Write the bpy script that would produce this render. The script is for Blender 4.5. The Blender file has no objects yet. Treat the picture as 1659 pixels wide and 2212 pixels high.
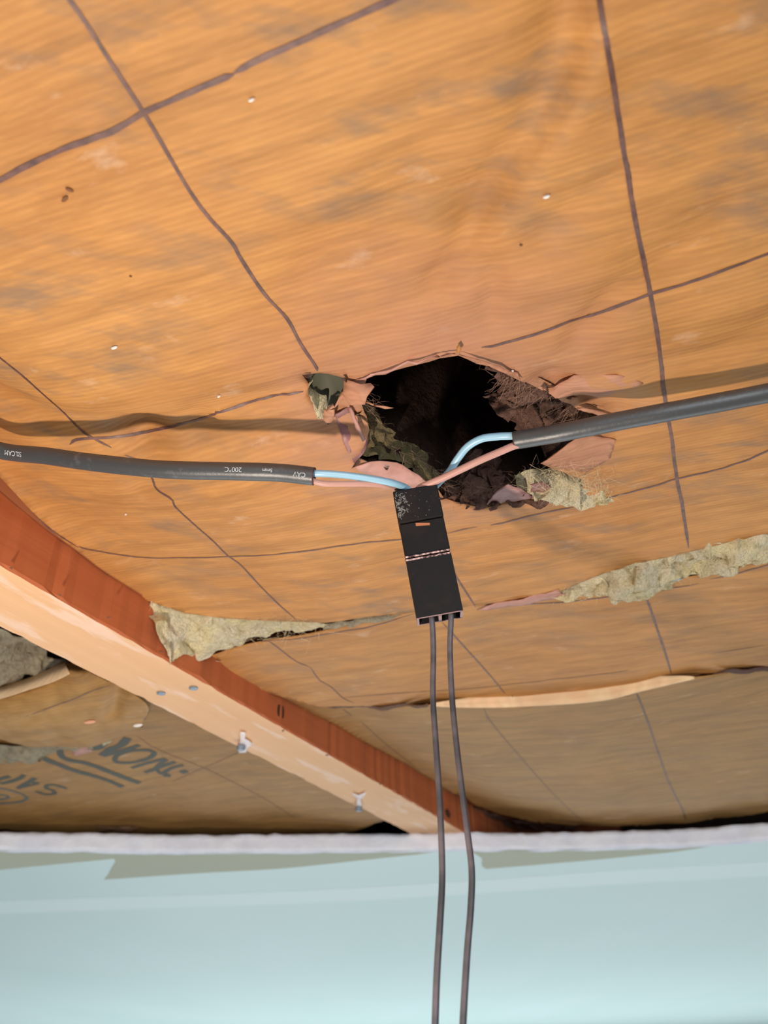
import bpy, math, random
import numpy as np
from mathutils import Vector, Matrix, noise
from mathutils.geometry import delaunay_2d_cdt
from mathutils.bvhtree import BVHTree
random.seed(7)
sc = bpy.context.scene
COL = sc.collection

# ------------------------------------------------------------ camera, light, exposure
ZC = 2.10                                   # height of the lens above the floor
F = 1700.0; CX, CY = 1659/2, 2212/2         # focal length and centre, pixels of the 1659x2212 frame
RX = Vector((0.99968765, 0.01447956, -0.02037037))      # camera right, down, forward in world axes
RD = Vector((-0.02499219, 0.57918234, -0.81481483))
RF = Vector((0.0, 0.81506942, 0.5793633))
RX.normalize(); RF = (RF - RX*RF.dot(RX)).normalized(); RD = RF.cross(RX); 
if RD.z > 0: RD = -RD
cam_d = bpy.data.cameras.new('camera'); cam = bpy.data.objects.new('camera', cam_d); COL.objects.link(cam)
cam_d.sensor_fit = 'VERTICAL'; cam_d.sensor_height = 36; cam_d.sensor_width = 27
cam_d.lens = 36*F/2212; cam_d.clip_start = 0.005; cam_d.clip_end = 60
M = Matrix.Identity(4)
for r in range(3):
    M[r][0] = RX[r]; M[r][1] = -RD[r]; M[r][2] = -RF[r]
M[2][3] = ZC
cam.matrix_world = M
cam_d.dof.use_dof = True; cam_d.dof.focus_distance = 0.25; cam_d.dof.aperture_fstop = 17
sc.camera = cam

w = bpy.data.worlds.new('room_light'); sc.world = w; w.use_nodes = True
w.node_tree.nodes['Background'].inputs[0].default_value = (0.87, 0.93, 1.0, 1)
w.node_tree.nodes['Background'].inputs[1].default_value = 0.13

def lamp(name, loc, power, radius, color):
    l = bpy.data.lights.new(name, 'POINT'); l.energy = power; l.shadow_soft_size = radius; l.color = color
    o = bpy.data.objects.new(name, l); o.location = loc; COL.objects.link(o); return o
lamp('work_lamp', (-0.085, 0.130, ZC-0.110), 3.15, 0.008, (1.0, 0.85, 0.72))
def area(name, loc, target, power, sx, sy, color):
    l = bpy.data.lights.new(name, 'AREA'); l.energy = power; l.shape = 'RECTANGLE'; l.size = sx; l.size_y = sy; l.color = color
    o = bpy.data.objects.new(name, l); o.location = loc
    o.rotation_euler = (Vector(target)-Vector(loc)).to_track_quat('-Z', 'Y').to_euler(); COL.objects.link(o); return o
area('ceiling_fill', (0.2, 2.9, ZC-1.75), (0.1, 2.4, ZC+.137), 60, 3.4, 2.6, (0.90, 0.97, 1.0))  # added fill without a seen source, brightens the mint ceiling
area('edge_fill_behind', (0.7, -2.1, ZC-0.45), (0.1, 0.7, ZC+.1), 34, 1.6, 1.2, (0.86, 0.93, 1.0))  # added fill from behind the camera, lifts the gypsum cut edge

vs = sc.view_settings; vs.view_transform = 'Standard'; vs.look = 'None'; vs.exposure = 0.0; vs.gamma = 1.0
vs.use_curve_mapping = False

# ------------------------------------------------------------ helpers
O = Vector((0, 0, ZC))
JD = Vector((0.43086826, 0.90241484, 0)); JN = Vector((0.90241484, -0.43086826, 0))   # along / across the joist
TJ = -0.2263; JW = 0.038                    # right face of the joist, its width
HB = 0.150; HM = 0.1373                     # joist underside and painted ceiling face, above the lens
def ray(px, py): return (RX*(px-CX) + RD*(py-CY) + RF*F).normalized()
def P(px, py, z): d = ray(px, py); return O + d*(z/d.z)           # on the level z above the lens
def D(px, py, depth): d = ray(px, py); return O + d*(depth/d.dot(RF))
def S(px, py, fn, dz=0.0):                  # on the surface z = fn(x, y) + dz
    d = ray(px, py); z = 0.18
    for _ in range(40):
        p = d*(z/d.z); z = 0.5*z + 0.5*(fn(p.x, p.y) + dz)
    return O + d*(z/d.z)
def st(x, y): return x*JD.x + y*JD.y, x*JN.x + y*JN.y
def sstep(a, b, x):
    t = min(1, max(0, (x-a)/(b-a))); return t*t*(3-2*t)
def nz(x, y, z=0.0, s=1.0): return noise.noise(Vector((x*s, y*s, z*s)))
def fbm(x, y, z, s, o=4): return noise.fractal(Vector((x*s, y*s, z*s)), 0.9, 2.0, o)
def segd(px, py, a, b):
    ax, ay = a; bx, by = b; dx, dy = bx-ax, by-ay
    t = max(0, min(1, ((px-ax)*dx+(py-ay)*dy)/(dx*dx+dy*dy+1e-12)))
    return math.hypot(px-ax-t*dx, py-ay-t*dy)
def pld(px, py, pl): return min(segd(px, py, pl[i], pl[i+1]) for i in range(len(pl)-1))

def empty(name, loc, label, cat, group=None):
    o = bpy.data.objects.new(name, None); o.empty_display_size = 0.02; o.location = loc; COL.objects.link(o)
    o['label'] = label; o['category'] = cat
    if cat == 'insulation batt': group = 'kraft faced insulation batts between the joists'
    if cat == 'cable': group = 'black cables meeting at the connector'
    if group: o['group'] = group
    return o
def origin_of(o):
    v = Vector((0, 0, 0))
    while o is not None: v = v + o.location; o = o.parent
    return v
def mesh(name, verts, faces, mat, parent=None, smooth=True, loc=None, mats=None, midx=None):
    base = origin_of(parent) if parent else (loc or Vector((0, 0, 0)))
    me = bpy.data.meshes.new(name); me.from_pydata([tuple(Vector(v)-base) for v in verts], [], faces)
    me.materials.append(mat)
    if mats:
        for m in mats: me.materials.append(m)
    if midx:
        for p, i in zip(me.polygons, midx): p.material_index = i
    if smooth: me.polygons.foreach_set('use_smooth', [True]*len(me.polygons))
    me.update()
    o = bpy.data.objects.new(name, me); COL.objects.link(o)
    if parent: o.parent = parent
    else: o.location = base
    return o
def catmull(pts, n):
    out = []
    P_ = [pts[0]*2-pts[1]] + list(pts) + [pts[-1]*2-pts[-2]]
    for i in range(1, len(P_)-2):
        for k in range(n):
            t = k/n; a, b, c, d = P_[i-1], P_[i], P_[i+1], P_[i+2]
            out.append(0.5*((2*b)+(c-a)*t+(2*a-5*b+4*c-d)*t*t+(3*b-a-3*c+d)*t**3))
    out.append(P_[-2]); return out
def tube_data(path, rad, n=16, cap=True, hollow=0):
    vs_, fs = [], []; m = len(path)
    t0 = (path[1]-path[0]).normalized(); up = Vector((0, 0, 1)); nrm = (up - t0*up.dot(t0)).normalized()
    frames = []
    for i, p in enumerate(path):
        t = (path[min(i+1, m-1)]-path[max(i-1, 0)]).normalized()
        nrm = (nrm - t*nrm.dot(t)).normalized(); b = t.cross(nrm); frames.append((p, t, nrm.copy(), b))
        r = rad(i/(m-1)) if callable(rad) else rad
        for k in range(n):
            a = 2*math.pi*k/n; vs_.append(p + nrm*math.cos(a)*r + b*math.sin(a)*r)
    for i in range(m-1):
        for k in range(n):
            fs.append((i*n+k, i*n+(k+1) % n, (i+1)*n+(k+1) % n, (i+1)*n+k))
    if cap:
        fs.append(tuple(range(n-1, -1, -1))); fs.append(tuple((m-1)*n+k for k in range(n)))
    return vs_, fs, frames
def box_data(c, ax, ay, az, hx, hy, hz, vs_, fs):
    b = len(vs_)
    for i in (-1, 1):
        for j in (-1, 1):
            for k in (-1, 1): vs_.append(c+ax*(i*hx)+ay*(j*hy)+az*(k*hz))
    for f in ((0,1,3,2),(4,6,7,5),(0,4,5,1),(2,3,7,6),(0,2,6,4),(1,5,7,3)): fs.append(tuple(b+i for i in f))
def bevel(o, wd, seg=2):
    m = o.modifiers.new('bevel', 'BEVEL'); m.width = wd; m.segments = seg; m.limit_method = 'ANGLE'
def inpoly(pts, poly):
    x = pts[:, 0]; y = pts[:, 1]; r = np.zeros(len(pts), bool); n = len(poly)
    for i in range(n):
        x1, y1 = poly[i]; x2, y2 = poly[(i+1) % n]
        if y1 == y2: continue
        c = ((y1 > y) != (y2 > y)) & (x < (x2-x1)*(y-y1)/(y2-y1)+x1); r ^= c
    return r
def densify(poly, step, closed=True, jag=0.0):
    out = []; n = len(poly)
    for i in range(n if closed else n-1):
        a = poly[i]; b = poly[(i+1) % n]; L = math.hypot(b[0]-a[0], b[1]-a[1]); k = max(1, int(L/step))
        for j in range(k):
            t = j/k; x = a[0]+(b[0]-a[0])*t; y = a[1]+(b[1]-a[1])*t
            if jag and j: x += jag*nz(x, y, 3, 400); y += jag*nz(x, y, 9, 400)
            out.append((x, y))
    if not closed: out.append(tuple(poly[-1]))
    return out
def sheet_mesh(outline, holes, step, fine=None, finestep=None):
    """triangulate a flat outline with holes and a regular grid of inner points"""
    loops = [outline] + holes
    co, ed = [], []
    for lp in loops:
        b = len(co); co += [Vector(p) for p in lp]; ed += [(b+i, b+(i+1) % len(lp)) for i in range(len(lp))]
    A = np.array(outline); lo = A.min(0); hi = A.max(0)
    def grid(st_, x0, x1, y0, y1):
        xs = np.arange(x0, x1, st_); ys = np.arange(y0, y1, st_)
        g = np.array([(x + (st_/2 if j % 2 else 0), y) for j, y in enumerate(ys) for x in xs])
        return g
    g = grid(step, lo[0], hi[0], lo[1], hi[1])
    if fine:
        x0, x1, y0, y1 = fine
        g = g[~((g[:,0] > x0-step/3) & (g[:,0] < x1+step/3) & (g[:,1] > y0-step/3) & (g[:,1] < y1+step/3))]
        g = np.vstack([g, grid(finestep, x0, x1, y0, y1)])
    keep = inpoly(g, outline)
    for h in holes: keep &= ~inpoly(g, h)
    g = g[keep]
    bp = np.array([p for lp in loops for p in lp])
    ok = np.ones(len(g), bool)
    for i in range(0, len(bp)):
        d2 = ((g-bp[i])**2).sum(1); ok &= d2 > (0.0009)**2
    g = g[ok]
    co += [Vector((float(a), float(b))) for a, b in g]
    r = delaunay_2d_cdt(co, ed, [], 0, 1e-6)
    v = np.array([(p.x, p.y) for p in r[0]]); f = np.array([t for t in r[2]])
    c = v[f].mean(1); k = inpoly(c, outline)
    for h in holes: k &= ~inpoly(c, h)
    return v, [tuple(int(i) for i in t) for t in f[k]]

# ------------------------------------------------------------ materials
def mat(name, color=(.5,.5,.5), rough=.6, spec=.5, metal=0.0):
    m = bpy.data.materials.new(name); m.use_nodes = True; b = m.node_tree.nodes['Principled BSDF']
    b.inputs['Base Color'].default_value = (*color, 1); b.inputs['Roughness'].default_value = rough
    b.inputs['Specular IOR Level'].default_value = spec; b.inputs['Metallic'].default_value = metal
    return m
class NT:
    def __init__(s, m): s.t = m.node_tree; s.n = s.t.nodes; s.b = s.n['Principled BSDF']
    def add(s, k, **kw):
        n = s.n.new(k)
        for a, v in kw.items():
            if a.startswith('i_'): n.inputs[a[2:].replace('_', ' ')].default_value = v
            else: setattr(n, a, v)
        return n
    def l(s, a, b): s.t.links.new(a, b)
    def coords(s, scale=(1,1,1), rot=0.0, loc=(0,0,0)):
        c = s.add('ShaderNodeTexCoord'); m = s.add('ShaderNodeMapping')
        m.inputs['Rotation'].default_value = (0, 0, rot); m.inputs['Location'].default_value = loc
        m.inputs['Scale'].default_value = (1, 1, 1); s.l(c.outputs['Object'], m.inputs['Vector'])
        m2 = s.add('ShaderNodeMapping'); m2.inputs['Scale'].default_value = scale
        s.l(m.outputs[0], m2.inputs['Vector']); return m2.outputs[0]
    def noise(s, vec, scale, detail=4, rough=.55, dist=0.0):
        n = s.add('ShaderNodeTexNoise'); s.l(vec, n.inputs['Vector'])
        n.inputs['Scale'].default_value = scale; n.inputs['Detail'].default_value = detail
        n.inputs['Roughness'].default_value = rough; n.inputs['Distortion'].default_value = dist
        return n.outputs['Fac']
    def ramp(s, fac, a, b, ca=(0,0,0,1), cb=(1,1,1,1)):
        r = s.add('ShaderNodeValToRGB'); s.l(fac, r.inputs[0])
        r.color_ramp.elements[0].position = a; r.color_ramp.elements[0].color = ca
        r.color_ramp.elements[1].position = b; r.color_ramp.elements[1].color = cb; return r.outputs[0]
    def mix(s, fac, a, b, mode='MIX'):
        m = s.add('ShaderNodeMix', data_type='RGBA', blend_type=mode)
        for sock, v in ((m.inputs[0], fac), (m.inputs[6], a), (m.inputs[7], b)):
            if hasattr(v, 'is_linked') or hasattr(v, 'links'): s.l(v, sock)
            elif isinstance(v, (int, float)): sock.default_value = v
            else: sock.default_value = (*v, 1)
        return m.outputs[2]
    def math(s, op, a, b=0.0):
        m = s.add('ShaderNodeMath', operation=op)
        for sock, v in ((m.inputs[0], a), (m.inputs[1], b)):
            if isinstance(v, (int, float)): sock.default_value = v
            else: s.l(v, sock)
        return m.outputs[0]
    def bump(s, h, strength, dist, prev=None):
        b = s.add('ShaderNodeBump'); b.inputs['Strength'].default_value = strength; b.inputs['Distance'].default_value = dist
        s.l(h, b.inputs['Height'])
        if prev is not None: s.l(prev, b.inputs['Normal'])
        return b.outputs[0]

RIB = math.radians(17)                      # paper ribs run about along the printed cross lines
def kraft_mat(name, ca, cb, smudge=.55, holeloc=None):
    m = mat(name, rough=.62, spec=.35); t = NT(m)
    ribv = t.coords((1, 1, 1), RIB)
    wv = t.add('ShaderNodeTexWave', wave_type='BANDS', bands_direction='Y'); t.l(ribv, wv.inputs['Vector'])
    wv.inputs['Scale'].default_value = 190; wv.inputs['Distortion'].default_value = 1.0
    wv.inputs['Detail'].default_value = 2; wv.inputs['Detail Scale'].default_value = .35
    st_ = t.coords((16, 150, 30), RIB); n1 = t.noise(st_, 1.0, 5, .6)
    st2 = t.coords((70, 420, 70), RIB); n2 = t.noise(st2, 1.0, 3, .6)
    big = t.noise(t.coords((1,1,1)), 13, 3, .5)
    col = t.mix(t.ramp(big, .3, .7), ca, cb)
    col = t.mix(t.math('MULTIPLY', t.ramp(n1, .42, .75), .60), col, tuple(x*.52 for x in ca))
    col = t.mix(t.math('MULTIPLY', t.ramp(n2, .45, .75), .30), col, tuple(min(1, x*1.45) for x in cb))
    col = t.mix(t.math('MULTIPLY', t.ramp(wv.outputs['Fac'], .2, .9), .15), col, tuple(x*.6 for x in ca))
    # mildew smudges
    sm = t.noise(t.coords((28, 75, 40), RIB-.35), 1.0, 4, .62); sm2 = t.noise(t.coords((7,9,7)), 1.0, 2)
    f = t.math('MULTIPLY', t.ramp(sm, .50, .68), t.ramp(sm2, .35, .58)); f = t.math('MULTIPLY', f, smudge)
    col = t.mix(f, col, (.22, .15, .10))
    # rubbed pale patches
    pw = t.noise(t.coords((45, 95, 45), RIB, (.3,.1,0)), 1.0, 5, .65)
    col = t.mix(t.math('MULTIPLY', t.ramp(pw, .62, .74), .32), col, (.80, .58, .42))
    if holeloc:                              # rubbed, pinkish grey wear around the torn hole
        tc = t.add('ShaderNodeTexCoord'); vm = t.add('ShaderNodeVectorMath', operation='DISTANCE')
        t.l(tc.outputs['Object'], vm.inputs[0]); vm.inputs[1].default_value = holeloc
        d = t.math('ADD', vm.outputs['Value'], t.math('MULTIPLY', t.noise(t.coords((1,1,1)), 40, 4), .05))
        col = t.mix(t.math('MULTIPLY', t.ramp(d, .045, .095, (1,1,1,1), (0,0,0,1)), .62), col, (.50, .24, .17))
    t.l(col, t.b.inputs['Base Color'])
    n = t.bump(wv.outputs['Fac'], .35, .00018)
    n = t.bump(n1, .35, .0008, n); n = t.bump(t.noise(t.coords((1,1,1)), 55, 4), .35, .002, n)
    t.l(n, t.b.inputs['Normal'])
    return m
KA, KB = (.50, .215, .058), (.61, .295, .088)
HOLE_C = P(960, 900, .163)
B1LOC = P(700, 500, .163)
m_kraft1 = kraft_mat('kraft_paper_torn', KA, KB, .75, tuple(HOLE_C-B1LOC))
m_kraft = kraft_mat('kraft_paper', (.48, .215, .060), (.57, .28, .088), .45)
m_kraftfar = kraft_mat('kraft_paper_far_shade', (.38,.20,.062), (.46,.255,.082), .3)  # falloff shade of the far batts put into a darker paper colour
m_flap = kraft_mat('kraft_paper_back', (.48, .21, .115), (.60, .30, .18), .3)
m_pink = mat('bitumen_pink_paper', (.30, .13, .12), .45); t = NT(m_pink)
t.l(t.mix(t.ramp(t.noise(t.coords(), 120, 5), .35, .65), (.24,.10,.095), (.42,.21,.19)), t.b.inputs['Base Color'])
t.l(t.bump(t.noise(t.coords(), 260, 4), .5, .001), t.b.inputs['Normal'])
m_pinklt = mat('worn_pink_paper', (.5, .25, .22), .6); t = NT(m_pinklt)
t.l(t.mix(t.ramp(t.noise(t.coords(), 90, 5), .3, .7), (.40,.17,.12), (.62,.34,.28)), t.b.inputs['Base Color'])
t.l(t.bump(t.noise(t.coords(), 200, 4), .5, .001), t.b.inputs['Normal'])
m_olive = mat('grey_green_backing', (.11, .11, .075), .7)
m_ink = mat('brown_marker_ink', (.10, .045, .035), .5); t = NT(m_ink)
t.l(t.mix(t.ramp(t.noise(t.coords(), 350, 3), .3, .75), (.085,.04,.035), (.21,.10,.075)), t.b.inputs['Base Color'])
m_inkf = mat('faded_ink', (.26, .14, .07), .6)
m_print = mat('dark_green_print', (.065, .070, .048), .6)
m_printb = mat('blue_grey_print', (.11, .13, .125), .6)
def fluff_mat(name, a, b, c, sc_=90, r=.95):
    m = mat(name, a, r, .1); t = NT(m)
    n1 = t.noise(t.coords(), sc_, 5, .6); n2 = t.noise(t.coords(loc=(3,1,2)), sc_*2.6, 5, .65)
    col = t.mix(t.ramp(n1, .35, .65), a, b); col = t.mix(t.math('MULTIPLY', t.ramp(n2, .50, .72), .6), col, c)
    t.l(col, t.b.inputs['Base Color'])
    t.l(t.bump(t.noise(t.coords((1,1,1)), sc_*8, 6, .7), .8, .0012, t.bump(n2, 1.0, .005)), t.b.inputs['Normal'])
    t.b.inputs['Subsurface Weight'].default_value = .0
    return m
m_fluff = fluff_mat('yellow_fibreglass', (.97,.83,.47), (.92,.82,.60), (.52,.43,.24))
m_fluffgr = fluff_mat('grey_fibreglass', (.46,.40,.29), (.60,.52,.36), (.22,.18,.12))
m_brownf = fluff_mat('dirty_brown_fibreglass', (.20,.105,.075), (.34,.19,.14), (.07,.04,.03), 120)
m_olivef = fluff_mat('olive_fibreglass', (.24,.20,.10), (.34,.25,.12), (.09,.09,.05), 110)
m_dark = fluff_mat('shaded_cavity', (.040,.022,.016), (.075,.043,.030), (.018,.011,.009), 70)  # darkness of the unlit void put into the fibre colour
m_fibre = mat('pale_glass_fibre', (.62,.50,.30), .6); m_fibreb = mat('brown_glass_fibre', (.30,.17,.11), .7)

def wood_mat(name, a, b, c, plaster=0.0):
    m = mat(name, a, .6, .3); t = NT(m); ang = math.atan2(JD.y, JD.x)
    v = t.coords((1.3, 200, 200), -ang); v2 = t.coords((1.5, 45, 45), -ang)
    g1 = t.noise(v, 1, 4, .6, .3); g2 = t.noise(v2, 1, 3, .5)
    col = t.mix(t.ramp(g1, .3, .7), a, b); col = t.mix(t.math('MULTIPLY', t.ramp(g2, .4, .7), .5), col, c)
    if plaster:
        p = t.noise(t.coords((14, 75, 75), -ang, (.13,.02,0)), 1, 5, .6)
        col = t.mix(t.math('MULTIPLY', t.ramp(p, .53, .60), plaster), col, (.90,.66,.52))
    t.l(col, t.b.inputs['Base Color']); t.l(t.bump(g1, .4, .0006), t.b.inputs['Normal']); return m
m_woodb = wood_mat('planed_pine_edge', (.80,.47,.24), (.84,.51,.28), (.74,.42,.21), .65)
m_woods = wood_mat('red_pine_side', (.44,.115,.040), (.52,.15,.055), (.36,.09,.03))  # darker, redder tone on the sides than on the underside
m_knot = mat('dark_knot', (.06,.02,.012), .7)
m_mint = mat('mint_ceiling_paint', (.70,.86,.84), .42, .35); t = NT(m_mint)
v = t.coords((5, .8, 1), 0); n_ = t.noise(v, 1, 3, .5)
t.l(t.mix(t.ramp(n_, .3, .7), (.71,.885,.865), (.755,.91,.895)), t.b.inputs['Base Color'])
t.l(t.bump(n_, .25, .01), t.b.inputs['Normal'])
m_khaki = mat('khaki_board_face', (.50,.52,.40), .8)  # khaki tone for the strips along the cut edge
m_gyp = mat('gypsum_core', (.80,.79,.86), .9, .2); t = NT(m_gyp)
gn = t.noise(t.coords((1,1,1)), 60, 5, .6)
t.l(t.mix(t.ramp(gn, .35, .6), (.80,.83,.93), (.90,.93,1.0)), t.b.inputs['Base Color']); t.l(t.bump(gn, .6, .003), t.b.inputs['Normal'])
m_rubber = mat('black_rubber_sheath', (.030,.034,.037), .42, .9); t = NT(m_rubber)
n_ = t.noise(t.coords((1,1,1)), 220, 5, .65)
t.l(t.mix(t.math('MULTIPLY', t.ramp(n_, .58, .72), .25), (.055,.058,.060), (.26,.26,.26)), t.b.inputs['Base Color'])
t.l(t.bump(t.noise(t.coords(), 900, 3), .2, .0003), t.b.inputs['Normal'])
m_cut = mat('cut_rubber_rim', (.085,.04,.035), .6)
m_blue = mat('blue_silicone_core', (.34,.60,.76), .38, 1.0)
m_brown = mat('pinkish_brown_core', (.58,.31,.25), .45, .5)
m_blk = mat('black_connector_plastic', (.018,.014,.013), .55, .22); t = NT(m_blk)
n_ = t.noise(t.coords(), 160, 4, .6)
t.l(t.mix(t.math('MULTIPLY', t.ramp(n_, .5, .75), .5), (.010,.009,.010), (.030,.017,.013)), t.b.inputs['Base Color'])
m_blkedge = mat('pale_plastic_edge', (.34,.20,.19), .4, .5)
m_shiny = mat('ridge_glint_paint', (.55,.33,.30), .25, .8); t = NT(m_shiny)  # shine of the housing ridges painted as pale speckles
t.l(t.mix(t.ramp(t.noise(t.coords(), 900, 3), .42, .58), (.07,.03,.03), (.80,.55,.52)), t.b.inputs['Base Color'])
m_inside = mat('connector_inside', (.012,.006,.006), .6)
m_scr = mat('pale_scribble_scrapes', (.30,.30,.26), .7)
m_orange = mat('orange_slot', (.50,.17,.06), .5)
m_wire = mat('dark_grey_wire', (.085,.075,.085), .45, .4); t = NT(m_wire)
t.l(t.mix(t.ramp(t.noise(t.coords((1,1,3)), 30, 3), .4, .65), (.055,.055,.062), (.14,.12,.13)), t.b.inputs['Base Color'])
m_white = mat('white_print', (.60,.62,.62), .6)
m_nail = mat('grey_nail_head', (.25,.30,.36), .45, .5, .4)
m_paper = mat('torn_white_paper', (.88,.80,.80), .9)
m_speck = mat('pale_speck', (.95,.88,.82), .7); m_stain = mat('brown_nick', (.20,.08,.03), .8)
m_deck = mat('light_block_boards', (.10,.06,.04), .9)

# ------------------------------------------------------------ the paper surfaces
img = lambda pts, z=.163: [tuple(P(a, b, z)[:2]) for a, b in pts]
creases = [  # polyline (picture), width m, height m (+ is up, away from the eye)
    (img([(1235,-40),(1215,120),(1150,290),(1080,380),(1000,450)]), .0065, .0034),
    (img([(1290,40),(1275,160),(1190,310),(1130,370)]), .0050, -.0022),
    (img([(1060,430),(1020,500),(975,580),(940,620)]), .0040, .0022),
    (img([(1350,370),(1250,430),(1170,490)]), .0042, .0020),
    (img([(930,350),(850,460),(700,560)]), .0090, .0018),
    (img([(1060,590),(1065,640),(1055,700)]), .0035, .0016),
    (img([(1330,620),(1270,700),(1240,740)]), .0045, .0022),
    (img([(1420,560),(1500,500),(1560,470)]), .0050, .0016),
    (img([(900,700),(980,640),(1120,600),(1300,560)]), .0060, -.0016),
    (img([(1659,700),(1540,760),(1430,800)]), .0060, .0016),
    (img([(300,1075),(420,1070),(520,1045),(620,1050)]), .0045, .0022),
    (img([(700,870),(560,905),(430,935),(300,975)]), .0100, .0050),
    (img([(800,930),(700,945),(560,965),(430,975)]), .0070, .0034),
    (img([(470,925),(560,915),(650,890)]), .0035, -.0030),
    (img([(1190,835),(1250,880),(1330,895)]), .0070, .0050),
    (img([(0,1180),(200,1240),(300,1290)]), .0120, -.0020),
    (img([(1340,1150),(1200,1190),(1050,1235),(900,1270)]), .0100, -.0015),
    (img([(-190,830),(-60,920),(60,955),(200,972),(300,975)]), .0110, .0045),
]
_eb = [(-120,925),(0,1037),(60,1095),(100,1129),(158,1173),(216,1223),(305,1284),(340,1318),(400,1375),(460,1425),(520,1466),(645,1532),(740,1578),(811,1618),(880,1658),(959,1708),(1010,1748)]
_es, _ez = [], []
for _p in _eb:
    _d = ray(*_p); _q = _d*(TJ/(_d.x*JN.x+_d.y*JN.y)); _es.append(st(_q.x, _q.y)[0]); _ez.append(_q.z)
print('paper edge on joist', [round(v, 4) for v in _es], [round(v, 4) for v in _ez])
def base_right(x, y):                       # a batt sagging in the middle of its bay
    s, t_ = st(x, y); e = max(t_-TJ, 0)
    z = .163 + .003*nz(x, y, 1, 9) + .0014*nz(x, y, 5, 24) + .0005*nz(x, y, 8, 60)
    z += .020*sstep(.03, .15, t_) - .005*sstep(.36, .62, y)
    k_ = math.exp(-(e/.048)**1.6); ze = float(np.interp(s, _es, _ez))
    return z*(1-k_) + (ze + .002*(1-math.exp(-e/.01)))*k_
def z1(x, y):
    z = base_right(x, y)
    if .03 < y < .42 and -.2 < x < .25:
        for pl, wd, hh in creases:
            d = pld(x, y, pl)
            if d < 3*wd: z += hh*1.25*math.exp(-(d/(wd*.9))**2)
        # lifted rim round the hole
    return z
def z2(x, y):
    s, t_ = st(x, y); return base_right(x, y) + .0015 - .003*math.sin(max(0, min(1, (s-.30)/.16))*math.pi) + .001*nz(x, y, 11, 45)
_seam2 = img([(640,1500),(760,1524),(920,1522),(1100,1518),(1350,1494),(1480,1464),(1659,1440)], .158)
def z3(x, y):
    s, t_ = st(x, y); d = pld(x, y, _seam2)
    win = sstep(-.02, .03, x)*(1-sstep(.15, .2, x))
    return base_right(x, y) + .001 - .0055*win*math.exp(-d/.03) - .0025*math.exp(-((t_+.10)/.06)**2) + .0015*nz(x, y, 21, 30)
def z5(x, y):
    s, t_ = st(x, y); e = max((TJ-JW)-t_, 0)
    z = .180 - .010*math.exp(-max(e, 0)/.05) - .020*sstep(.45, .66, y) + .002*nz(x, y, 31, 25)
    if e < .008: z += .010*(1-e/.008)**2
    return z

def T2(s, t_): v = JD*s + JN*t_; return (v.x, v.y)
def SF(pts, fn, dz=0): return [tuple(S(a, b, fn, dz)[:2]) for a, b in pts]
def sheet(name, outline, holes, fn, m, parent, step=.010, fine=(-.16,.22,.05,.66), fs=.0032, th=.0005):
    v, f = sheet_mesh(outline, holes, step, fine, fs)
    V3 = [Vector((a, b, ZC+fn(a, b))) for a, b in v]
    o = mesh(name, V3, f, m, parent); BV[o.name] = BVHTree.FromPolygons(V3, f)
    # the face towards the room must look down
    me = o.data
    if me.polygons[0].normal.z > 0: me.flip_normals()
    so = o.modifiers.new('thickness', 'SOLIDIFY'); so.thickness = th; so.offset = -1
    return o
inkscale = .72
BV = {}
def drape(v, parent, off):
    if parent.name in BV:
        h_ = BV[parent.name].ray_cast(Vector((v.x, v.y, ZC-.2)), Vector((0, 0, 1)))
        if h_[0] is not None: v.z = h_[0].z+off
    return v
def ribbon(pts3, width, m, name, parent, taper=True, jit=.12):
    vs_, fs = [], []; n = len(pts3)
    for i, p in enumerate(pts3):
        d = pts3[min(i+1, n-1)]-pts3[max(i-1, 0)]; sd = Vector((d.y, -d.x, 0)).normalized()
        wd = width*.5*inkscale*(1+jit*2*nz(p.x, p.y, 4, 150))
        if taper: wd *= min(1, .25+min(i, n-1-i)*.25)
        vs_ += [drape(p+sd*wd, parent, -.0002), drape(p-sd*wd, parent, -.0002)]
    fs = [(2*i, 2*i+1, 2*i+3, 2*i+2) for i in range(n-1)]
    return mesh(name, vs_, fs, m, parent)
def ink(pts, fn, width, m, parent, name='printed_line', dz=-.00035, spl=True, taper=True):
    q = [Vector((a, b, 0)) for a, b in pts]
    c = catmull(q, 6) if (spl and len(q) > 2) else densify_v(q)
    r = []
    for p in c:
        wv = 1.2*nz(p.x, p.y, 2, .03)
        r.append(S(p.x+wv, p.y+wv, fn, dz))
    # resample finely so that the ribbon follows the paper
    out = []
    for a, b in zip(r[:-1], r[1:]):
        k = max(1, int((b-a).length/.0022))
        for j in range(k):
            p = a.lerp(b, j/k); p.z = ZC+fn(p.x, p.y)+dz; out.append(p)
    out.append(r[-1]); return ribbon(out, width, m, name, parent, taper)
def densify_v(q): return [q[i].lerp(q[i+1], k/4) for i in range(len(q)-1) for k in range(4)] + [q[-1]]

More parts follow.
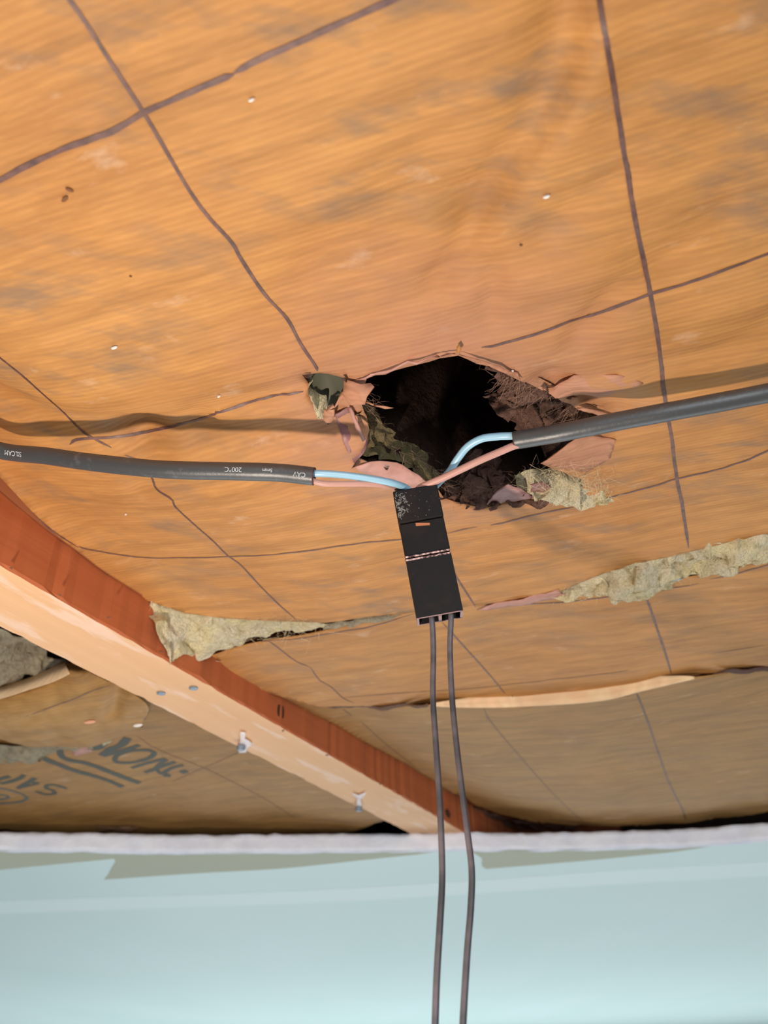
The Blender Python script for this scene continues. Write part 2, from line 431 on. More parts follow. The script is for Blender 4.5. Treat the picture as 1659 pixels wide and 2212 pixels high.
# patch with picture outline and height offset per corner: torn flaps, scraps
def patch(name, pts, fn, m, parent, crumple=.0006, step=.0022, th=.0004, seed=0):
    c = [S(a, b, fn, dz) for a, b, dz in pts]
    poly = densify([(p.x, p.y) for p in c], .0022, True, .0007)
    v, f = sheet_mesh(poly, [], step)
    cz = [(p.x, p.y, p.z) for p in c]; vs_ = []
    for a, b in v:
        sw = 0; z = 0
        for x, y, zz in cz:
            w_ = 1/((a-x)**2+(b-y)**2+4e-7)**1.2; sw += w_; z += w_*zz
        vs_.append((a, b, z/sw + crumple*fbm(a, b, seed, 180, 3)))
    o = mesh(name, vs_, f, m, parent)
    if len(o.data.polygons) and o.data.polygons[0].normal.z > 0: o.data.flip_normals()
    so = o.modifiers.new('thickness', 'SOLIDIFY'); so.thickness = th; so.offset = -1
    return o
def fluff(name, top, bot, fn, m, parent, dzt=0., dzb=0., bulge=.004, amp=.004, nu=90, nv=22, lump=160, seed=0, edge=.35):
    if len(bot[0]) == 3:
        g = lambda q: (onside(q[0], q[1])+JN*.0012) if q[2] is None else S(q[0], q[1], fn, q[2])
        A = catmull([g(q) for q in top], 12); B = catmull([g(q) for q in bot], 12)
    elif not isinstance(dzt, tuple) and not isinstance(dzb, tuple):
        A = catmull([S(a, b, fn, dzt) for a, b in top], 12); B = catmull([S(a, b, fn, dzb) for a, b in bot], 12)
    def at(L, u):
        k = u*(len(L)-1); i = min(int(k), len(L)-2); return L[i].lerp(L[i+1], k-i)
    vs_, fs = [], []
    if isinstance(dzt, tuple) or isinstance(dzb, tuple):
        dt = dzt if isinstance(dzt, tuple) else (dzt, dzt); db = dzb if isinstance(dzb, tuple) else (dzb, dzb)
        g = lambda L, d: catmull([S(a, b, fn, d[0]+(d[1]-d[0])*min(1, i/(len(L)-1)*1.6)) for i, (a, b) in enumerate(L)], 12)
        A = g(top, dt); B = g(bot, db)
    for i in range(nu+1):
        u = i/nu
        for j in range(nv+1):
            v_ = j/nv; p = at(A, u).lerp(at(B, u), v_)
            en = math.sin(math.pi*v_)**.6*min(1, 8*u+.15)*min(1, 8*(1-u)+.15)
            q = Vector((p.x, p.y, p.z+seed))*lump
            n_ = noise.fractal(q, .8, 2.1, 5); n3 = noise.noise(q*.45)
            off = -bulge*en + amp*(n_*.7+n3+1.1*(.35-abs(noise.noise(q*.9+Vector((5, 3, 1))))))*(edge+(1-edge)*en)
            dx = noise.noise_vector(q*1.3)*amp*1.1
            vs_.append(Vector((p.x+dx.x, p.y+dx.y, p.z+off)))
    for i in range(nu):
        for j in range(nv):
            a = i*(nv+1)+j; fs.append((a, a+1, a+nv+2, a+nv+1))
    return mesh(name, vs_, fs, m, parent)
def strands(name, n, src, spread, length, m, parent, width=.00012, droop=.4, seed=0, dirv=None):
    """loose glass fibres: thin bent ribbons starting near given points"""
    R = random.Random(seed); vs_, fs = [], []
    for _ in range(n):
        i = R.randrange(len(src)-1); p = src[i].lerp(src[i+1], R.random())
        p = p + Vector((R.gauss(0, spread), R.gauss(0, spread), R.gauss(0, spread*.5)))
        d = Vector((R.gauss(0, 1), R.gauss(0, 1), R.gauss(-droop, .5)))
        if dirv: d = d*.55 + dirv*1.2
        d.normalize(); L = length*R.uniform(.4, 1.2); b = Vector((R.gauss(0,1), R.gauss(0,1), R.gauss(0,1)))*L*.25
        sd = d.cross(Vector((R.random(), R.random(), R.random()))).normalized()*width*R.uniform(.6, 1.3)
        k0 = len(vs_)
        for k in range(5):
            t_ = k/4; q = p + d*L*t_ + b*math.sin(t_*3)*t_; wv = 1-.7*t_; vs_ += [q+sd*wv, q-sd*wv]
        fs += [(k0+2*k, k0+2*k+1, k0+2*k+3, k0+2*k+2) for k in range(4)]
    o = mesh(name, vs_, fs, m, parent); o['kind'] = 'stuff'; return o

# ------------------------------------------------------------ setting: ceiling board, far wall, added deck above
bot_edge = [(-500,1832),(-200,1834),(0,1835),(160,1836),(345,1840),(500,1840),(680,1838),(830,1837),(1000,1834),(1150,1835),(1300,1832),(1450,1828),(1560,1822),(1659,1814),(1900,1808),(2300,1800)]
be = [P(a, b, HM) for a, b in bot_edge]
be = densify([(p.x, p.y) for p in be], .006, False)
be = [(x, y+.0018*nz(x, y, 0, 90)) for x, y in be]
xl, xr, yf = -2.4, 2.6, 5.2
vs_ = [Vector((x, y, ZC+HM)) for x, y in be] + [Vector((x, yf, ZC+HM)) for x, y in be]
n = len(be); fs = [(i, i+1, n+i+1, n+i) for i in range(n-1)]
vs_ += [Vector((xl, be[0][1], ZC+HM)), Vector((xl, yf, ZC+HM)), Vector((xr, be[-1][1], ZC+HM)), Vector((xr, yf, ZC+HM))]
fs += [(2*n, 0, n, 2*n+1), (n-1, 2*n+2, 2*n+3, 2*n-1)]
# paper back of the board
b0 = len(vs_); vs_ += [Vector((v.x, v.y+(.014 if k < n else 0), ZC+HB)) for k, v in enumerate(vs_[:2*n+4])]
fs += [tuple(b0+i for i in reversed(f)) for f in list(fs)]
ceil = mesh('ceiling', vs_, fs, m_mint, None, False, Vector((0, .7, ZC+HM)))
ceil['kind'] = 'structure'; ceil['label'] = 'pale mint painted plasterboard ceiling with a rough white cut edge'
# rough broken core face
vs_, fs = [], []; rows = 5
top_img = [(-500,1804),(0,1808),(80,1809),(220,1812),(400,1813),(560,1813),(700,1812),(820,1810),(880,1804),(1000,1800),(1070,1805),(1200,1805),(1330,1803),(1440,1799),(1510,1795),(1560,1784),(1620,1781),(1659,1782),(1900,1775),(2300,1770)]
te = [P(a, b, HB) for a, b in top_img]; tx = [p.x for p in te]; ty = [p.y for p in te]
for i, (x, y) in enumerate(be):
    yt = float(np.interp(x, tx, ty)); zt = HB
    # keep board thickness; the broken lip leans where the paper is torn
    yt = y + max(-.004, min(.003, yt-y))
    for j in range(rows):
        v_ = j/(rows-1); yy = y+(yt-y)*v_ + (0 if j == 0 else .0013*fbm(x, v_*.02, 2, 120, 4))
        zz = HM+(zt-HM)*v_ + (.0012*nz(x, 0, 7, 150)*v_)
        vs_.append((x, yy, ZC+zz))
for i in range(n-1):
    for j in range(rows-1):
        a = i*rows+j; fs.append((a, a+rows, a+rows+1, a+1))
# a little of the top so it has depth
o = mesh('gypsum_core', vs_, fs, m_gyp, ceil); 
so = o.modifiers.new('thickness', 'SOLIDIFY'); so.thickness = .004; so.offset = -1 
o['label'] = 'rough white broken gypsum edge'
zc = lambda x, y: HM
def ceil_patch(name, pts, m, dz, th=.00025):
    q = [P(a, b, HM) for a, b in pts]; poly = densify([(p.x, p.y) for p in q], .01, True, .0012)
    v, f = sheet_mesh(poly, [], .03)
    o = mesh(name, [(a, b, ZC+HM-dz) for a, b in v], f, m, ceil, False); return o
def edge_y(a0, a1, k=12):
    return [(a, float(np.interp(a, [p[0] for p in bot_edge], [p[1] for p in bot_edge]))+1.0) for a in np.linspace(a0, a1, k)]
pa = edge_y(-160, 960, 16)+[(900,1845),(830,1852),(700,1866),(600,1876),(400,1887),(225,1899),(236,1886),(240,1877),(250,1862),(247,1854),(120,1866),(0,1878),(-160,1890)]
pb = edge_y(1012, 1570, 10)+[(1450,1840),(1300,1855),(1150,1868),(1050,1876),(1042,1871),(1041,1853)]
for q_ in (pa, pb):
    k = ceil_patch('khaki_patch', q_, m_khaki, .0004); k['label'] = 'khaki strip along the cut edge'
# tape joint as a nearly flat strip, its ridge highlight painted paler
ja = catmull([P(a, b, HM) for a, b in [(-400,1972),(0,1957),(310,1946),(600,1936),(830,1925),(1100,1908),(1300,1894),(1659,1873),(2200,1840)]], 8)
vs_, fs = [], []; prof = [(-.0252, -.0006)]+[(a/100-.045, .0002*math.exp(-((a-4.5)/2.2)**2)) if 0 else (a/100*.5-.025, .0001) for a in range(0, 14)]+[(.0452, -.0006)]
for i, p in enumerate(ja):
    for a, hh in prof: vs_.append(Vector((p.x, p.y+a, ZC+HM-.0003-hh)))
k = len(prof)
for i in range(len(ja)-1):
    for j in range(k-1): fs.append((i*k+j, i*k+j+1, (i+1)*k+j+1, (i+1)*k+j))
o = mesh('tape_joint', vs_, fs, mat('lit_joint_paint', (.80,.94,.925), .5), ceil)
# far wall
vs_, fs = [], []; box_data(Vector((.1, yf+.05, (ZC+HM)/2)), Vector((1,0,0)), Vector((0,1,0)), Vector((0,0,1)), 2.5, .05, (ZC+HM)/2, vs_, fs)
o = mesh('wall_far', vs_, fs, m_mint, None, False, Vector((.1, yf, 0))); o['kind'] = 'structure'; o['label'] = 'far mint wall below the ceiling'
# unseen deck added above to block light and keep the cavity dark
vs_, fs = [], []; box_data(Vector((.1, 2.2, ZC+.315)), Vector((1,0,0)), Vector((0,1,0)), Vector((0,0,1)), 2.6, 3.2, .012, vs_, fs)
for c, hx, hy in ((Vector((-2.45,2.2,ZC+.235)), .03, 3.2), (Vector((2.65,2.2,ZC+.235)), .03, 3.2), (Vector((.1,5.35,ZC+.235)), 2.6, .03)):
    box_data(c, Vector((1,0,0)), Vector((0,1,0)), Vector((0,0,1)), hx, hy, .075, vs_, fs)
o = mesh('ceiling_light_block', vs_, fs, m_deck, None, False, Vector((.1, 2.2, ZC+.303))); o['kind'] = 'structure'; o['label'] = 'unseen dark deck added above the insulation to block light'

# ------------------------------------------------------------ joist
SL0, SL1 = -.30, 1.4
joist = empty('ceiling_joist', Vector((*T2(.4, TJ-JW/2), ZC+HB)), 'pale pine ceiling joist running diagonally, with nails and plaster traces on its underside', 'joist')
vs_, fs, mi = [], [], []
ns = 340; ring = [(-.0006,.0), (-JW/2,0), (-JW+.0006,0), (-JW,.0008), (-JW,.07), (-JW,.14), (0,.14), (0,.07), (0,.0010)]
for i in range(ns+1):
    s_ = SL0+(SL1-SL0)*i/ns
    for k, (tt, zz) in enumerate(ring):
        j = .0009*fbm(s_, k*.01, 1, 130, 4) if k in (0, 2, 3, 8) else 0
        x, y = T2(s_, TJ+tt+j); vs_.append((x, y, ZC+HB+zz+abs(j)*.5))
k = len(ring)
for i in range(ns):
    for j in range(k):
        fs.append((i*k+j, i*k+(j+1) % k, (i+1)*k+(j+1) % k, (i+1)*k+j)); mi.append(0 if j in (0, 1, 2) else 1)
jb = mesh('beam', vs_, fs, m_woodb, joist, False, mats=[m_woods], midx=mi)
fs2 = jb.data
def onside(px, py):                          # point on the joist's right face
    d = ray(px, py); return O + d*(TJ/(d.x*JN.x+d.y*JN.y))
def disc(name, c, nrm, rx, ry, ax, m, parent, h=.0006, seg=20):
    ax = (ax-nrm*ax.dot(nrm)).normalized(); ay = nrm.cross(ax); vs_, fs = [], []
    for hh, q in ((0, 1), (h*.6, 1), (h, .7)):
        for i in range(seg):
            a = 2*math.pi*i/seg; vs_.append(c+nrm*hh+ax*(rx*q*math.cos(a))+ay*(ry*q*math.sin(a)))
    for r_ in range(2):
        for i in range(seg): fs.append((r_*seg+i, r_*seg+(i+1) % seg, (r_+1)*seg+(i+1) % seg, (r_+1)*seg+i))
    fs.append(tuple(2*seg+i for i in range(seg))); fs.append(tuple(range(seg-1, -1, -1)))
    return mesh(name, vs_, fs, m, parent, False)
down = Vector((0, 0, -1))
for px, py, rr in ((418,1486,.0021),(348,1497,.0021)):
    disc('nail', P(px, py, HB-.0001), down, rr, rr, JD, m_nail, joist, .0007)
zj = lambda x, y: HB
for (px, py), sc_pts in (((521,1612), [(519,1582),(531,1583),(529,1596),(537,1600),(545,1606),(535,1614),(532,1624),(516,1626),(514,1614),(519,1600)]),
                         ((775,1745), [(761,1713),(775,1718),(790,1712),(784,1722),(779,1726),(782,1740),(780,1750),(769,1750),(770,1738),(771,1724)])):
    nl = disc('nail', P(px, py, HB-.0022), down, .0026, .0024, JD, m_nail, joist, .0022)
    v, f = sheet_mesh([tuple(P(a, b, HB-.0011)[:2]) for a, b in sc_pts], [], .003)
    o = mesh('paper_scrap', [(a, b, ZC+HB-.0011-.0006*nz(a, b, 0, 300)) for a, b in v], f, m_paper, nl); 
    so = o.modifiers.new('thickness', 'SOLIDIFY'); so.thickness = .0008; so.offset = 0
    o['label'] = 'torn white paper scrap round the nail'
for px, py, rx, rz in ((606,1537,.0035,.005),(967,1757,.005,.0032)):
    k = disc('knot', onside(px, py), JN, rx, rz, JD, m_knot, joist, .0002); k['label'] = 'dark knot'
# pale plaster smears left on the underside
# splinters along the lit edge
vs_, fs = [], []
for a, b in ((22,1228),(128,1287),(345,1408),(610,1580),(704,1632),(232,1335),(820,1695)):
    p = P(a, b, HB-.0003); b0 = len(vs_); q = p + JN*.0026+Vector((0,0,-.0004))+JD*random.uniform(-.002,.002)
    vs_ += [p-JD*.0008, p+JD*.0008, q, p+Vector((0,0,.0006))]; fs += [(b0,b0+1,b0+2),(b0+1,b0+3,b0+2),(b0+3,b0,b0+2)]
o = mesh('splinter', vs_, fs, m_stain, joist, False); o['kind'] = 'stuff'

# ------------------------------------------------------------ batt 1, with the torn hole
batt1 = empty('insulation_batt', B1LOC, 'large kraft faced insulation batt with a torn hole and marker grid lines', 'insulation batt')
hole_img = [(792,818),(850,801),(900,788),(950,774),(990,768),(1030,786),(1080,801),(1125,824),(1165,840),(1185,850),(1215,868),(1250,886),(1290,892),(1300,915),(1262,940),(1225,962),(1200,980),(1172,1003),(1200,1015),(1260,1035),(1262,1062),(1215,1076),(1180,1074),(1100,1083),(1042,1098),(1000,1090),(958,1076),(940,1050),(900,1030),(860,1004),(800,1003),(772,990),(788,960),(798,930),(792,900),(778,868),(785,840)]
tear_img = [(652,810),(690,806),(742,816),(748,826),(735,850),(722,880),(712,892),(690,875),(672,845)]
hole = densify(SF(hole_img, z1), .0025, True, .0008); tear = densify(SF(tear_img, z1), .002, True, .0005)
seam1 = [(300,1292),(340,1305),(400,1325),(480,1335),(560,1340),(640,1343),(700,1346),(760,1338),(860,1326),(1000,1312),(1100,1300),(1200,1282),(1240,1265),(1300,1240),(1400,1212),(1500,1190),(1580,1172),(1659,1160),(1760,1140)]
s1 = SF(seam1, z1)
q0 = st(*s1[0]); qe = st(*s1[-1])
out1 = [T2(-.22, TJ+.0004), T2(q0[0]-.004, TJ+.0004)] + s1 + [T2(qe[0], .36), T2(-.22, .36)]
out1 = densify(out1, .005)
hp = np.array(hole)
def z1h(x, y):
    z = z1(x, y); d = math.hypot(x-HOLE_C.x, y-HOLE_C.y)
    return z
sheet1 = sheet('kraft_facing', out1, [hole, tear], z1, m_kraft1, batt1)
L1 = [
 ([(60,-190),(140,-30),(150,0),(185,50),(235,130),(310,245),(360,330),(410,415),(450,470),(500,525),(520,560),(570,635),(620,690),(650,745),(680,790),(686,803)], 1.25),
 ([(-220,500),(-40,410),(0,390),(60,358),(150,318),(240,285),(310,245),(400,205),(470,176),(505,162)], 1.7),
 ([(505,160),(540,140),(560,130),(650,90),(750,45),(850,0),(900,-25),(1100,-115)], 1.7),
 ([(1268,-220),(1290,-30),(1295,0),(1320,150),(1350,340),(1375,490),(1405,635),(1425,760),(1435,850),(1450,940),(1460,1020),(1475,1100),(1488,1185)], 1.45),
 ([(2050,430),(1700,535),(1659,550),(1560,587),(1480,615),(1405,637),(1330,665),(1250,690),(1160,722),(1080,745),(1040,752)], 1.2),
 ([(-170,640),(-30,750),(0,775),(50,815),(100,860),(135,890),(175,930),(205,950),(240,968)], .95),
 ([(270,985),(310,1003),(327,1033),(340,1060),(370,1080),(380,1098),(420,1135),(460,1170),(490,1200),(520,1222),(560,1265),(600,1305),(640,1340)], .95),
 ([(150,961),(170,950),(250,945),(330,930),(400,915),(480,890),(560,862),(610,852),(655,845)], 1.05),
 ([(2050,830),(1720,950),(1659,975),(1600,1000),(1540,1018),(1467,1035),(1400,1055),(1330,1073),(1290,1083)], 1.1),
 ([(1245,1096),(1180,1108),(1100,1127),(1060,1136)], 1.1), ([(1030,1139),(970,1152)], .9),
 ([(970,1152),(862,1167),(800,1172),(720,1183),(650,1193),(580,1200),(490,1204),(400,1206),(320,1206),(250,1198),(190,1188),(170,1182)], .85),
 ([(-20,1015),(0,1035),(30,1070),(60,1100),(110,1145),(170,1185)], .8),
 ([(950,1190),(975,1230),(1000,1270),(1028,1313)], 1.1),
]
for pts, wd in L1: ink(pts, z1, wd/1000, m_ink, sheet1)
for px, py, a in ((150,410,.0012),(140,430,.0014),(282,597,.0005),(1125,530,.0006)):
    c = S(px, py, z1, -.0003); disc('nick', c, down, a*.8, a*.35, Vector((1,-.7 if py == 430 else .5,0)), m_stain, batt1, .0002, 7)['label'] = 'small brown nick in the paper'
for px, py, a in ((543,215,.0008),(247,750,.0011),(1180,424,.0009),(473,855,.0006),(272,1110,.0005),(1107,800,.0004)):
    c = S(px, py, z1, -.0004); disc('lint_speck', c, down, a*.9, a*.32, Vector((1,-.3,0)), m_speck, batt1, .0006, 8)['label'] = 'pale lint speck'

fa = [(-100,945),(0,1037),(60,1095),(100,1129),(158,1173),(216,1223),(305,1284)]; fb = [(-100,972),(0,1062),(60,1113),(100,1146),(158,1187),(216,1231),(305,1288)]
A = catmull([onside(*p) for p in fa], 8); B = catmull([onside(*p) for p in fb], 8); vs_ = []
for i, (p, q) in enumerate(zip(A, B)):
    p = p+Vector((0, 0, .002)); vs_ += [p+JN*.0012, (p+q)/2+JN*(.0010+.0004*nz(p.x, p.y, 3, 120)), q+JN*.0005]
fs = []
for i in range(len(A)-1):
    for j in range(2): fs.append((3*i+j, 3*i+j+1, 3*i+j+4, 3*i+j+3))
o = mesh('stapling_flange', vs_, fs, mat('shaded_flange_paper', (.36,.12,.045), .7), batt1); o['label'] = 'narrow reddish paper flange along the joist'  # paper colour darkened to hold the shade of the recess

# the hollow behind the hole, its shade painted in
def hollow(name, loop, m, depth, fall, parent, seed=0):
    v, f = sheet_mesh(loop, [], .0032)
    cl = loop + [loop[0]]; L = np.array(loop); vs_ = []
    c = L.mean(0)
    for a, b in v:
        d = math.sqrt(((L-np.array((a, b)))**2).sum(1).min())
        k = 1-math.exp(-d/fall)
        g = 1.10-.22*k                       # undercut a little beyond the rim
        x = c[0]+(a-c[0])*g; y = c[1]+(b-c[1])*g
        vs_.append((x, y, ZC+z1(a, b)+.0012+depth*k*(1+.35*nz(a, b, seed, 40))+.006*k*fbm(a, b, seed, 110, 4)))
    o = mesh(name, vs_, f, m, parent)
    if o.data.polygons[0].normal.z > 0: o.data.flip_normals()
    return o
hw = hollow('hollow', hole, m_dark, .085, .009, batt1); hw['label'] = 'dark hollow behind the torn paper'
hw = hollow('hollow', tear, m_olive, .006, .004, batt1, 4); hw['label'] = 'grey green backing behind the small tear'

# fibres and paper round the hole
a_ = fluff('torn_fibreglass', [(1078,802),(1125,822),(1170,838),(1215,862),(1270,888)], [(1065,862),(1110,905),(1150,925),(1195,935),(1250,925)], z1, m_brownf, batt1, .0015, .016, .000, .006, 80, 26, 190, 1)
a_['label'] = 'dirty brown fibreglass in the right side of the hole'
src = [S(x, y, z1, .001) for x, y in [(1078,802),(1125,826),(1170,845),(1215,870),(1250,890)]]
strands('loose_fibres', 220, src, .0018, .008, m_fibreb, batt1, .00006, .1, 3, (P(1080,930,.2)-P(1170,840,.19)).normalized())
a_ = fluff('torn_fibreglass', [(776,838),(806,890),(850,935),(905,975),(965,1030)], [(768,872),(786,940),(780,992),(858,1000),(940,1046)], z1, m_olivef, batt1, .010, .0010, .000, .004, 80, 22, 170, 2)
a_['label'] = 'olive fibreglass strip on the left side of the hole'
src = [S(x, y, z1, .003) for x, y in [(780,850),(800,900),(850,950),(920,1005),(960,1040)]]
strands('loose_fibres', 150, src, .0016, .006, m_fibreb, batt1, .00005, .0, 4, (P(960,1040,.19)-P(790,880,.19)).normalized())
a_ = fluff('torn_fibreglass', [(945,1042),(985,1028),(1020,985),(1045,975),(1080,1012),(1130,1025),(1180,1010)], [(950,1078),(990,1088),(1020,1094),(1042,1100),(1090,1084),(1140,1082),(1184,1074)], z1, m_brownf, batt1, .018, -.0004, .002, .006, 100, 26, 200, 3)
a_['label'] = 'brown fibreglass along the lower rim'
src = [S(x, y, z1, .004) for x, y in [(960,1060),(1000,1070),(1040,1060),(1080,1060),(1120,1040),(1160,1030)]]
strands('loose_fibres', 200, src, .0030, .006, m_fibreb, batt1, .00006, .2, 5)
a_ = fluff('torn_fibreglass', [(1110,1030),(1150,1015),(1190,1008),(1240,1018),(1285,1036),(1325,1066)], [(1150,1062),(1185,1072),(1215,1084),(1250,1094),(1285,1090),(1320,1074)], z1, m_fluff, batt1, .004, -.0012, .0055, .0034, 80, 24, 190, 4)
a_['label'] = 'pale yellow fibreglass tuft'
src = [S(x, y, z1, -.004) for x, y in [(1160,1030),(1220,1030),(1270,1050),(1300,1070)]]
strands('loose_fibres', 300, src, .0035, .007, m_fibre, batt1, .00005, .3, 6)
a_ = fluff('torn_fibreglass', [(665,815),(680,838),(700,862),(722,886)], [(668,850),(672,880),(690,900),(712,905)], z1, m_fluff, batt1, .001, -.0005, .0025, .002, 50, 16, 260, 5)
a_['label'] = 'yellow fibreglass beside the small tear'
patch('torn_flap', [(742,816,-.0004),(800,826,-.0006),(808,838,-.003),(792,860,-.005),(788,872,-.0045),(760,880,-.006),(722,886,-.007),(705,892,-.006),(720,868,-.003),(738,845,-.001)], z1, m_flap, batt1, .0012)['label'] = 'tan paper flap bridging tear and hole'
patch('torn_flap', [(785,866,-.004),(800,868,-.004),(830,875,-.006),(850,882,-.007),(832,884,-.007),(805,878,-.006)], z1, m_flap, batt1, .0008)['label'] = 'thin pointed strip of torn paper'
patch('torn_flap', [(700,888,-.005),(722,886,-.006),(720,905,-.003),(712,917,-.001),(698,905,-.003)], z1, m_flap, batt1, .0008)['label'] = 'small curled brown flap'
patch('torn_flap', [(720,892,-.0006),(750,882,-.0006),(782,880,.004),(796,915,.006),(797,955,.004),(785,985,-.001),(765,1003,-.001),(752,975,-.001),(735,930,-.0006)], z1, m_pink, batt1, .0022)['label'] = 'crumpled purplish paper left of the hole'
patch('torn_flap', [(752,880,-.001),(758,884,-.002),(790,950,-.003),(783,956,-.003),(768,925,-.003)], z1, m_pinklt, batt1, .0004)['label'] = 'raised pink crease'
patch('torn_flap', [(765,1006,-.0008),(800,1000,-.0012),(840,998,-.001),(870,1006,-.0008),(905,1028,-.0008),(935,1052,-.0006),(905,1054,-.0006),(850,1040,-.0006),(790,1024,-.0006)], z1, m_pinklt, batt1, .0012)['label'] = 'worn pink paper below the left rim'
patch('torn_flap', [(752,826,-.0003),(792,819,-.0012),(850,802,-.002),(900,789,-.0024),(950,775,-.0028),(988,770,-.003),(985,757,-.0006),(940,764,-.0006),(880,780,-.0005),(800,808,-.0004)], z1, m_pinklt, batt1, .0006)['label'] = 'curled pink rim above the hole'
patch('torn_flap', [(992,768,-.002),(1030,787,-.003),(1080,803,-.003),(1125,826,-.002),(1118,805,-.0005),(1080,785,-.0005),(1030,770,-.0004)], z1, m_flap, batt1, .0006)
patch('torn_flap', [(1172,842,-.0008),(1195,835,-.0014),(1240,812,-.0008),(1330,810,-.0004),(1390,830,-.0004),(1330,852,-.0005),(1240,856,-.002),(1200,862,-.003)], z1, m_flap, batt1, .0006)['label'] = 'lifted reddish fold at the right rim'
patch('torn_flap', [(1168,1003,-.001),(1195,985,-.0016),(1226,960,-.002),(1262,940,-.0015),(1330,950,-.0003),(1320,990,-.0003),(1270,1020,-.0003),(1200,1010,-.0006)], z1, m_flap, batt1, .0005)['label'] = 'orange flap right of the hole below the cable'
patch('torn_flap', [(1052,1090,-.0008),(1065,1068,-.003),(1098,1048,-.004),(1125,1055,-.004),(1150,1075,-.001),(1110,1083,-.0008)], z1, m_pink, batt1, .0010)['label'] = 'purplish torn paper on the lower rim'
patch('torn_flap', [(1145,1046,-.004),(1172,1042,-.004),(1192,1053,-.003),(1183,1076,-.001),(1150,1077,-.001)], z1, m_pink, batt1, .0008)['label'] = 'dark torn paper scrap by the yellow tuft'
patch('torn_flap', [(1246,884,-.002),(1262,882,-.003),(1290,888,-.0015),(1330,896,-.0005),(1292,897,-.0008),(1262,890,-.002)], z1, m_flap, batt1, .0005)
patch('torn_flap', [(986,744,-.0006),(992,741,-.0012),(997,752,-.0015),(994,768,-.004),(982,770,-.004),(986,757,-.002)], z1, m_kraft, batt1, .0004)
vs_, fs = [], []
for (x0, y0), (x1, y1) in (((753,826),(741,816)),((652,810),(668,814)),((759,1012),(776,996)),((828,1008),(838,1014)),((1005,1100),(1012,1092)),((700,903),(712,916)),((892,1010),(900,1016)),((1128,1074),(1134,1060)),((1026,1100),(1032,1092)),((1060,1092),(1068,1088))):
    p = S(x0, y0, z1, -.0009); q = S(x1, y1, z1, -.0016); sd = Vector(((q-p).y, -(q-p).x, 0)).normalized()*.0007
    b0 = len(vs_); vs_ += [p, q+sd, q-sd, (p+q)/2+Vector((0,0,-.0008))]; fs += [(b0,b0+1,b0+3),(b0,b0+3,b0+2),(b0+1,b0+2,b0+3)]
o = mesh('paper_shreds', vs_, fs, m_knot, batt1, False); o['kind'] = 'stuff'; o['label'] = 'dark ragged shreds at the tears'

# ------------------------------------------------------------ batt 2
batt2 = empty('insulation_batt', P(1000, 1420, .16), 'middle kraft faced batt between the two seams behind the hanging wires', 'insulation batt')
near2 = [(350,1420),(420,1425),(470,1412),(530,1393),(580,1383),(720,1358),(860,1326),(1000,1310),(1100,1299),(1210,1284),(1330,1268),(1450,1252),(1560,1232),(1659,1212),(1760,1195)]
far2 = [(420,1440),(520,1478),(600,1503),(690,1528),(760,1526),(850,1526),(920,1522),(1000,1518),(1100,1512),(1200,1506),(1290,1500),(1370,1490),(1420,1474),(1490,1461),(1560,1452),(1659,1440),(1760,1425)]
n2 = SF(near2, z2); f2 = SF(far2, z2)
out2 = n2 + [T2(qe[0]+.003, .36), T2(st(*f2[-1])[0]+.0, .36)] + f2[::-1] + [T2(st(*f2[0])[0], TJ+.0005), T2(st(*n2[0])[0]+.012, TJ+.0005)]
sheet2 = sheet('kraft_facing', densify(out2, .005), [], z2, m_kraft, batt2)
for pts, wd, m in [
  ([(560,1386),(580,1385),(650,1380),(720,1368),(800,1355),(900,1325)], .9, m_ink), ([(1080,1312),(1150,1306),(1240,1300),(1330,1288),(1400,1280),(1510,1262)], 1.0, m_ink),
  ([(1535,1252),(1600,1238),(1659,1222),(1700,1214)], 1.0, m_ink), ([(1393,1282),(1420,1360),(1440,1420),(1450,1456)], 1.35, m_ink),
  ([(955,1345),(1000,1395),(1050,1450),(1092,1500)], 1.0, m_ink), ([(578,1384),(600,1400),(640,1430),(670,1442)], .9, m_ink), ([(670,1442),(690,1470),(715,1485),(740,1508),(765,1520)], .9, m_ink),
  ([(740,1508),(900,1496),(1000,1490),(1120,1478),(1320,1455),(1360,1449)], .8, m_inkf), ([(1540,1412),(1659,1395)], .8, m_inkf)]:
    ink(pts, z2, wd/1000, m, sheet2)
# pink rolled edge where batt 1 meets batt 2
patch('rolled_edge', [(1030,1318,-.0012),(1060,1308,-.002),(1120,1297,-.0025),(1180,1283,-.002),(1207,1274,-.002),(1214,1284,-.001),(1240,1280,-.002),(1242,1290,-.001),(1180,1297,-.0008),(1090,1312,-.0008)], z2, m_pinklt, batt2, .0005)
fl = fluff('fibreglass', [(1205,1276),(1250,1252),(1310,1224),(1400,1196),(1500,1174),(1580,1158),(1680,1139),(1780,1120),(2150,1040)], [(1215,1288),(1290,1280),(1360,1275),(1440,1262),(1520,1245),(1600,1226),(1680,1212),(1780,1196),(2150,1110)], z2, m_fluff, batt2, .0005, -.0012, .0045, .0056, 300, 30, 120, 7)
fl['label'] = 'yellow fibreglass showing in the right hand seam'
src = [S(x, y, z2, -.002) for x, y in [(1230,1278),(1330,1250),(1450,1225),(1560,1200),(1659,1185)]]
strands('loose_fibres', 300, src, .004, .008, m_fibre, batt2, .00007, .2, 8)
for px, py, rx, ry in ((1460,1249,.0028,.0011),):
    disc('staple', S(px, py, z2, -.001), down, rx, ry, Vector((1,-.2,0)), m_nail, batt2, .0008, 8)['label'] = 'grey scrap at the seam'
